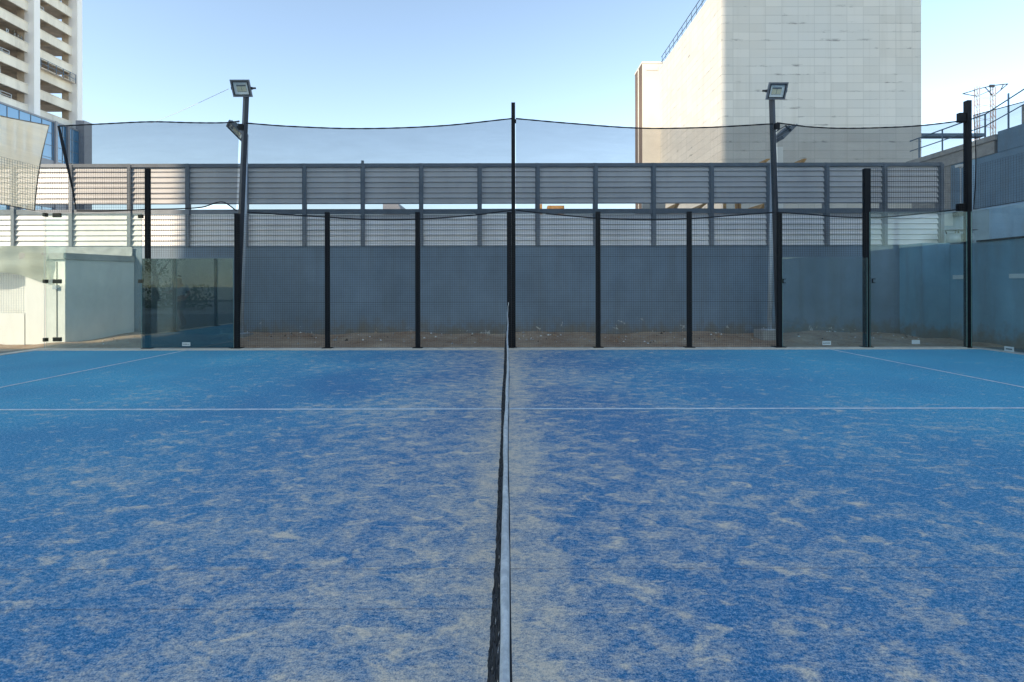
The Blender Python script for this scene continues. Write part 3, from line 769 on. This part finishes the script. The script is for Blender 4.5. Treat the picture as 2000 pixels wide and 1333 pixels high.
# lattice pylon
D = 120
py = thing('lattice_pylon', 'red and white lattice pylon with a curved cross arm beyond the right building', 'pylon', tuple(P(1925, 540, D)))
mat_p = NT('pylon_paint'); zz = mat_p.xyz(mat_p.pos)[2]
mat_p.bsdf(mat_p.mix(mat_p.math('GREATER_THAN', mat_p.math('FRACT', mat_p.math('DIVIDE', zz, 3.0)), .5), (.30, .25, .25), (.32, .35, .38)), .6)
for px in (1909, 1940):
    m = MB(); h = 5
    cs = [P(px - h * .5, 540, D), P(px + h * .5, 540, D)]
    for dx in (-.33, .33):
        for dy in (-.33, .33):
            m.tube([P(px, 540, D) + Vector((dx, dy, 0)), P(px, 172, D) + Vector((dx, dy, 0))], .10, 4)
    for k in range(34):
        z0 = 4 + k * 1.4; c = P(px, 0, D); s = (-1) ** k
        m.tube([(c.x - .33 * s, D - .33, z0), (c.x + .33 * s, D - .33, z0 + 1.4)], .07, 3); m.tube([(c.x - .33 * s, D + .33, z0), (c.x + .33 * s, D + .33, z0 + 1.4)], .07, 3)
    m.build('lattice_leg', mat_p.mat, py)
m = MB()
for yv in (190, 205, 218, 232, 246): m.tube([P(1909, yv, D), P(1940, yv + 7, D)], .06, 3); m.tube([P(1909, yv + 7, D), P(1940, yv, D)], .06, 3)
m.build('bracing', mat_p.mat, py)
m = MB(); m.tube([P(1881, 185, D), P(1895, 181, D), P(1910, 176, D), P(1940, 169, D), P(1969, 166, D)], .14, 4)
m.tube([P(1881, 185, D), P(1909, 190, D)], .10, 4); m.tube([P(1969, 166, D), P(1941, 190, D)], .12, 4); m.tube([P(1909, 190, D), P(1941, 176, D)], .1, 4)
m.tube([P(1925, 173, D), P(1941, 190, D)], .1, 4); m.tube([P(1960, 168, D), P(1955, 178, D)], .1, 4)
m.box(P(1930, 0, D).x, P(1939, 0, D).x, D - .6, D - .3, P(0, 174, D).z, P(0, 169, D).z)
m.build('cross_arm', M['mast'], py)

# ---------------------------------------------------------------- big tiled building
DM = 43.6; k_ = DM / 900
x0 = (1410 - 992) * k_; x1 = (1800 - 992) * k_; yb = (1410 - 992) / (1290 - 992) * DM; zt = CH + 1.445 * x0
bb = thing('building', 'huge pale tile clad windowless block with a roof railing, right of centre', 'building', (x0 + 8, DM + 8, 0))
m = MB(); m.box(x0, x1, DM, yb, 0, zt - .6); m.build('wall', M['clad'], bb)
m = MB(); m.box(x0, x1, DM, yb, zt - .597, zt - .25); m.build('parapet', M['clad'], bb)
m = MB(); n = 12
for i in range(n + 1):
    y = DM + .5 + (yb - DM - 1) * i / n; m.tube([(x0 + .12, y, zt - .3), (x0 + .12, y, zt + 1.0)], .045, 6)
for z in (.35, 1.0): m.tube([(x0 + .12, DM, zt + z), (x0 + .12, yb - .2, zt + z)], .05, 6)
m.build('railing', M['rail'], bb)
an = thing('annex_building', 'white rendered annex with a brown side face behind the tiled block', 'building', (x0 - 1, yb + 3, 0))
xa = (1255 - 992) * yb / 900; yc = 263 / 249 * yb
zta = CH + 434 * yb / 900
m = MB(); m.box(xa, x0 + 3, yb + .01, yc, 0, zta)
m.m[-1] = 1; m.build('wall', [M['annex'], M['clad_brown']], an)
m = MB(); m.box(xa - .05, x0 + 3, yb - .04, yc + .05, zta + .003, zta + .25); m.box(xa + .5, x0 - .3, yb - .05, yb - .035, zta - .9, zta - .45); m.build('coping', M['annex'], an)
m = MB(); m.box(xa - .08, xa - .003, yb + 1.6, yb + 1.75, 0, zta); m.build('drainpipe', M['white_paint'], an)
# timbers and bits behind the screen
for (pa, pb, lab) in (((1488, 314, 14), (1506, 311, 14), 'yellow timber end above the screen, left of the right mast'), ((1562, 315, 14), (1577, 311, 14), 'yellow timber end above the screen, right of the right mast'),
                      ((1313, 408, 15), (1328, 398, 15), 'leftmost yellow timber brace seen through the screen gap'), ((1356, 408, 15), (1382, 398, 15), 'yellow timber brace in the middle of the screen gap'),
                      ((1482, 407, 15), (1500, 398, 15), 'yellow timber brace in the screen gap nearest the right mast')):
    a, b = P(*pa), P(*pb); m = MB(); dd = Vector((0, 1.2, 0)); hgt = Vector((0, 0, .09))
    m.hexa([a - hgt, a + Vector((.12, 0, 0)) - hgt, a + Vector((.12, 0, 0)) + dd - hgt, a + dd - hgt, b - Vector((.12, 0, 0)), b, b + dd, b - Vector((.12, 0, 0)) + dd])
    tag(m.build('timber_brace', M['timber']), lab, 'timber')
sh = thing('scaffold', 'yellow timber formwork standing behind the screen below the tiled block', 'scaffold', tuple(P(1400, 500, 16)))
for px in (1278, 1392, 1417, 1440, 1446):
    m = MB(); a = P(px, 420, 16); m.box(a.x - .035, a.x + .035, 16, 16.1, 0, P(0, 396, 16).z + .12); m.build('upright', M['timber'], sh)
m = MB(); a = P(1255, 0, 16.3); m.box(a.x, P(1300, 0, 16.3).x, 16.3, 16.4, P(0, 409, 16).z - .3, P(0, 396, 16).z + .1); m.build('board', M['annex'], sh)
m = MB(); m.box(P(1518, 0, 30).x, P(1530, 0, 30).x, 30, 30.4, 6, P(0, 288, 30).z); tag(m.build('chimney', M['white_paint']), 'small white chimney stub just right of the right floodlight mast', 'chimney')
m = MB(); a, b = P(748, 412, 90), P(800, 412, 90); z0, z1 = a.z - 4, P(0, 396, 90).z
m.hexa([(a.x, 90, 0), (b.x + 6, 90, 0), (b.x + 6, 100, 0), (a.x, 100, 0), (a.x, 90, z1), (b.x - 2.3, 90, z1), (b.x - 2.3, 100, z1), (a.x, 100, z1)])
tag(m.build('distant_house', M['pier']), 'sliver of a distant grey roof seen through the screen gap left of centre', 'house')
m = MB(); a = P(1070, 0, 25); m.box(a.x, a.x + .9, 25, 25.6, 3, P(0, 402, 25).z); m.box(a.x - .5, a.x - .3, 25, 25.2, 3, P(0, 399, 25).z)
tag(m.build('timber_stack', M['timber']), 'orange timber stack glimpsed through the screen gap right of the centre post', 'timber')

# ---------------------------------------------------------------- left tower under construction
XT = -72.6
tw = thing('concrete_tower', 'unfinished concrete tower with open floors at the top left corner', 'building', (XT - 6, 66, 0))
ya_, yb_ = 50.0, 77.6
for y in (56.5, 63.2, 70.0, 77.0):
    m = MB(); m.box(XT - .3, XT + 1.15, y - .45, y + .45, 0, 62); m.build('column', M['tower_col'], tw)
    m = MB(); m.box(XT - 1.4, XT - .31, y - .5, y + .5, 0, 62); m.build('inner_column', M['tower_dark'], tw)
fl_h = 3.12
k = 0; z = 18.0
while z < 60:
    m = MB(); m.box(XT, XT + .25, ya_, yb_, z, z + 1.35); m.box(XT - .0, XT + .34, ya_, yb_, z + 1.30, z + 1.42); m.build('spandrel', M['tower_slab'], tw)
    m = MB(); m.box(XT - 13, XT - .01, ya_, yb_, z + .35, z + .7)
    for y in (53, 60, 66.5, 73.5): m.box(XT - 13, XT - .01, y - .2, y + .2, z - .05, z + .345)
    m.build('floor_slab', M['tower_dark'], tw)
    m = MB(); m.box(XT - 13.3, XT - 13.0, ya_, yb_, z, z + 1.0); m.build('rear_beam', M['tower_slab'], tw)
    # clutter on the floor: rails, props, stacked boards
    m = MB()
    for q in range(9):
        y = rnd.uniform(ya_ + 1, yb_ - 1); xx = XT - rnd.uniform(.6, 8)
        m.tube([(xx, y, z + .7), (xx, y, z + fl_h)], .06, 4)
    for q in range(2):
        y = rnd.uniform(ya_, 70); L = rnd.uniform(2, 5); m.tube([(XT - .4, y, z + 2.3), (XT - .4, y + L, z + 2.3)], .05, 4); m.tube([(XT - .4, y, z + 1.9), (XT - .4, y + L, z + 1.9)], .05, 4)
        for e in range(4): m.tube([(XT - .4, y + L * e / 3, z + .7), (XT - .4, y + L * e / 3, z + 2.35)], .05, 4)
    m.build('site_props', M['galv'], tw)
    if k % 2 == 0:
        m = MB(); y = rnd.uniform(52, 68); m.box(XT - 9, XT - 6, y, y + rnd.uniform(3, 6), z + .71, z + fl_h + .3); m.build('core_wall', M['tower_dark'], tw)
    z += fl_h; k += 1
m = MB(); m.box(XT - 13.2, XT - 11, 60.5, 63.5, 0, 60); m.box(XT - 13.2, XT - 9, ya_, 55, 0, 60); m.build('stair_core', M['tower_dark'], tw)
cr = thing('work_platform', 'suspended steel work platform hanging on the concrete tower', 'work platform', (XT + 1.6, 73, 35))
zc = 35.0
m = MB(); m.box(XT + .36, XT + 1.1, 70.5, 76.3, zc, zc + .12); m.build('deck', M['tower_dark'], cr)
m = MB()
for y in (70.6, 71.7, 73, 74.2, 75.3, 76.3): m.tube([(XT + 1.1, y, zc), (XT + 1.1, y, zc + 1.5)], .05, 4)
for z in (.7, 1.45): m.tube([(XT + 1.1, 70.6, zc + z), (XT + 1.1, 76.3, zc + z)], .05, 4)
m.build('guard_rail', M['rail'], cr)
gb = thing('glass_building', 'blue curtain walled glass building below the concrete tower', 'building', (-74, 66, 0))
XG = -70.0; zg = CH + .365 * 70
m = MB(); m.box(XG - 6, XG, 48, 76, 0, zg); m.build('curtain_wall', M['bglass'], gb)
for y in (61.0, 62.4, 64.8, 66.1, 67.4, 71.2, 73.2):
    m = MB(); m.box(XG + .01, XG + .35, y - .16, y + .16, 0, zg - 2 if y < 68 else zg); m.build('pier', M['pier'], gb)
m = MB(); m.box(XG - .5, XG + .9, 75.2, 76.6, 0, zg + 1.6); m.build('pier', M['pier'], gb)
for z, hh in ((zg - .25, .25), (19.2, 1.6), (13.5, 1.2), (8, 1.2)):
    m = MB(); m.box(XG + .01, XG + .12, 48, 75.15, z, z + hh); m.build('floor_band', M['pier'], gb)
m = MB()
for i in range(16): m.box(XG + .005, XG + .06, 50 + i * 1.6, 50.06 + i * 1.6, 0, zg - .3)
for i in range(12): m.box(XG + .004, XG + .055, 48, 75.1, 4 + i * 1.9, 4.05 + i * 1.9)
m.build('mullion', M['stanchion'], gb)

# ---------------------------------------------------------------- left hut, neighbour fence, drape
hut = thing('utility_hut', 'low white utility hut with an overhanging slab roof in the sunny left corner', 'hut', (-10.4, 11.3, 0))
def skewbox(m, x0, x1, y0, xf, yf, z0, z1):
    m.hexa([(x0, y0, z0), (x1, y0, z0), (xf, yf, z0), (x0, yf, z0), (x0, y0, z1), (x1, y0, z1), (xf, yf, z1), (x0, yf, z1)])
m = MB(); skewbox(m, -11.52, -10.57, 11.0, -9.96, WY - .016, 0, 2.03); m.build('wall', M['white_paint'], hut, bevel=.008)
m = MB(); skewbox(m, -11.6, -10.54, 10.93, -9.93, WY - .03, 2.033, 2.19); m.build('roof_slab', M['concrete'], hut, bevel=.01)
m = MB(); m.box(-10.77, -10.755, 10.99, 10.998, .1, 1.98); m.build('door_seam', M['clamp'], hut)
m = MB(); m.box(-10.82, -10.72, 10.94, 10.998, 1.32, 1.42); m.build('latch', M['galv'], hut)
nf = thing('side_fence', 'low white wall with pale wire mesh on it at the far left edge', 'fence', (-13, 11.0, 0))
m = MB(); m.box(-15, -11.55, 11.0, 11.12, 0, .75); m.build('wall', M['white_paint'], nf)
m = MB(); mesh_sheet(m, (-15, 11.06, 0), (1, 0, 0), 3.44, .75, 1.95, .06, .003); m.build('mesh_panel', M['galv'], nf)
m = MB(); m.box(-15, -11.56, 11.3, 11.34, 0, 1.9); m.build('backing_board', M['white_paint'], nf)
dr = MB(); gg = []
for i in range(31):
    u = i / 30; row = []
    for k in range(9):
        s = k / 8; low = P(0, 535 + 9 * math.sin(u * 5 + 2.2) + 10 * u, 10.9).z
        row.append(Vector((-13 + u * 2.1, 10.9 + .03 * math.sin(9 * s + 7 * u) + .02 * math.sin(21 * u), 2.35 * (1 - s) + low * s)))
    gg.append(row)
for i in range(30):
    for k in range(8): dr.face([gg[i][k], gg[i + 1][k], gg[i + 1][k + 1], gg[i][k + 1]])
tag(bm_weld(dr).build('draped_cloth', M['drape'], smooth=True), 'grey green shade cloth drooping beside the white hut', 'cloth')
mb2 = MB(); gg = []
for i in range(31):
    u = i / 30; row = []
    for k in range(5):
        s = k / 4; row.append(Vector((-12.5 + u * 2.52, 12.24 + .01 * math.sin(8 * s + 30 * u), 2.44 * (1 - s) + 2.12 * s + .02 * math.sin(9 * u) * s)))
    gg.append(row)
for i in range(30):
    for k in range(4): mb2.face([gg[i][k], gg[i + 1][k], gg[i + 1][k + 1], gg[i][k + 1]])
tag(bm_weld(mb2).build('wall_cloth', simple('pale_cloth', (.42, .44, .44), .9, 0, .15, 5), smooth=True), 'pale cloth strip along the wall top above the utility hut', 'cloth')

# ---------------------------------------------------------------- person beyond the left end wall (seen mirrored in the dark pane)
def skin_body(name, joints, edges, mat, parent):
    off = parent_world(parent)
    me = bpy.data.meshes.new(name); me.from_pydata([tuple(Vector(j[0]) - off) for j in joints], edges, []); o = bpy.data.objects.new(name, me); COL.objects.link(o); o.parent = parent
    md = o.modifiers.new('skin', 'SKIN'); me.skin_vertices or None
    if not me.skin_vertices: bpy.ops.mesh.customdata_skin_add if False else None
    for i, j in enumerate(joints):
        sv = me.skin_vertices[0].data[i]; sv.radius = (j[1], j[2] if len(j) > 2 else j[1]); sv.use_root = (i == 0)
    s = o.modifiers.new('sub', 'SUBSURF'); s.levels = 1; s.render_levels = 2
    me.materials.append(mat)
    for p in me.polygons: p.use_smooth = True
    return o
pe = thing('person', 'person in a grey shirt striding outside the left end wall, mirrored in the dark pane', 'person', (-10.9, 5.0, 0))
X, Y = -10.9, 5.0
J = [((X, Y, .95), .13, .11), ((X, Y + .02, 1.15), .13, .10), ((X, Y + .03, 1.38), .16, .10), ((X, Y + .04, 1.5), .055), ((X, Y + .06, 1.58), .075, .085), ((X, Y + .07, 1.68), .085, .095),
     ((X + .09, Y + .03, .88), .085), ((X + .1, Y + .16, .5), .06), ((X + .1, Y + .05, .1), .04), ((X + .1, Y + .2, .03), .035),
     ((X - .09, Y - .03, .88), .085), ((X - .1, Y - .12, .5), .06), ((X - .1, Y - .4, .18), .04), ((X - .1, Y - .33, .05), .035),
     ((X + .19, Y + .03, 1.4), .05), ((X + .24, Y - .08, 1.15), .04), ((X + .22, Y + .1, .98), .028), ((X + .22, Y + .17, .95), .022),
     ((X - .19, Y + .03, 1.4), .05), ((X - .24, Y + .15, 1.17), .04), ((X - .2, Y + .38, 1.2), .028), ((X - .2, Y + .46, 1.22), .022)]
Ed = [(0, 1), (1, 2), (2, 3), (3, 4), (4, 5), (0, 6), (6, 7), (7, 8), (8, 9), (0, 10), (10, 11), (11, 12), (12, 13), (2, 14), (14, 15), (15, 16), (16, 17), (2, 18), (18, 19), (19, 20), (20, 21)]
for hand, e in ((17, 1), (21, 1)):
    hp = Vector(J[hand][0])
    for f in range(5):
        i = len(J); o_ = Vector(((f - 2) * .014, .03, -.01)) if f < 4 else Vector((-.03, .0, .01))
        J.append((tuple(hp + o_), .008)); J.append((tuple(hp + o_ + Vector((0, .045 - .006 * abs(f - 2), -.015))), .007)); Ed += [(hand, i), (i, i + 1)]
try:
    skin_body('body', J, Ed, M['skin'], pe)
    Jt = [((X, Y, .97), .155, .135), ((X, Y + .02, 1.15), .155, .125), ((X, Y + .03, 1.38), .18, .12), ((X + .2, Y + .03, 1.4), .07), ((X + .235, Y - .05, 1.23), .06), ((X - .2, Y + .03, 1.4), .07), ((X - .235, Y + .11, 1.24), .06)]
    skin_body('shirt', Jt, [(0, 1), (1, 2), (2, 3), (3, 4), (2, 5), (5, 6)], M['shirt'], pe)
    Js = [((X, Y, .97), .15, .13), ((X + .1, Y + .04, .86), .10), ((X + .1, Y + .14, .56), .085), ((X - .1, Y - .04, .86), .10), ((X - .1, Y - .10, .56), .085)]
    skin_body('shorts', Js, [(0, 1), (1, 2), (0, 3), (3, 4)], M['shorts'], pe)
    skin_body('hair', [((X, Y + .05, 1.70), .095, .095), ((X, Y + .03, 1.76), .06)], [(0, 1)], M['hair'], pe)
except Exception as e_:
    print('person', e_)

# tree and hedge outside the left end, seen only as reflections
def tree(label, x, y, h, cr_):
    th = thing('tree', label, 'tree', (x, y, 0)); m = MB()
    m.tube([(x, y, 0), (x + .1, y, h * .3), (x - .1, y + .1, h * .55)], [.2, .15, .08], 8)
    for q in range(7):
        a = q * .9; m.tube([(x, y, h * (.3 + .03 * q)), (x + math.cos(a) * cr_ * .6, y + math.sin(a) * cr_ * .6, h * (.55 + .04 * q))], [.07, .02], 5)
    m.build('trunk', M['bark'], th); m = MB()
    cl = [Vector((x + rnd.gauss(0, cr_ * .45), y + rnd.gauss(0, cr_ * .45), h * .68 + rnd.gauss(0, h * .13))) for _ in range(26)]
    for q in range(2600):
        c = rnd.choice(cl) + Vector((rnd.gauss(0, .4), rnd.gauss(0, .4), rnd.gauss(0, .3))); s = rnd.uniform(.07, .15)
        a = Vector((rnd.gauss(0, 1), rnd.gauss(0, 1), rnd.gauss(0, 1))).normalized(); b = a.cross(Vector((rnd.gauss(0, 1), .3, 1))).normalized()
        m.face([c - a * s, c + b * s * .5, c + a * s, c - b * s * .5])
    m.build('crown', M['leaf'], th)
tree('leafy tree far outside the left end wall, mirrored in the dark pane', -22.5, -9, 6, 2)
m = MB()
for q in range(3000):
    c = Vector((rnd.uniform(-30, -18), rnd.uniform(-8, -6.6), rnd.uniform(.1, 1.5))); s = .1
    a = Vector((rnd.gauss(0, 1), rnd.gauss(0, 1), rnd.gauss(0, 1))).normalized(); b = a.cross(Vector((rnd.gauss(0, 1), .3, 1))).normalized()
    m.face([c - a * s, c + b * s * .6, c + a * s, c - b * s * .6])
tag(m.build('hedge', M['leaf']), 'clipped green hedge outside the left end wall, seen only mirrored', 'hedge')
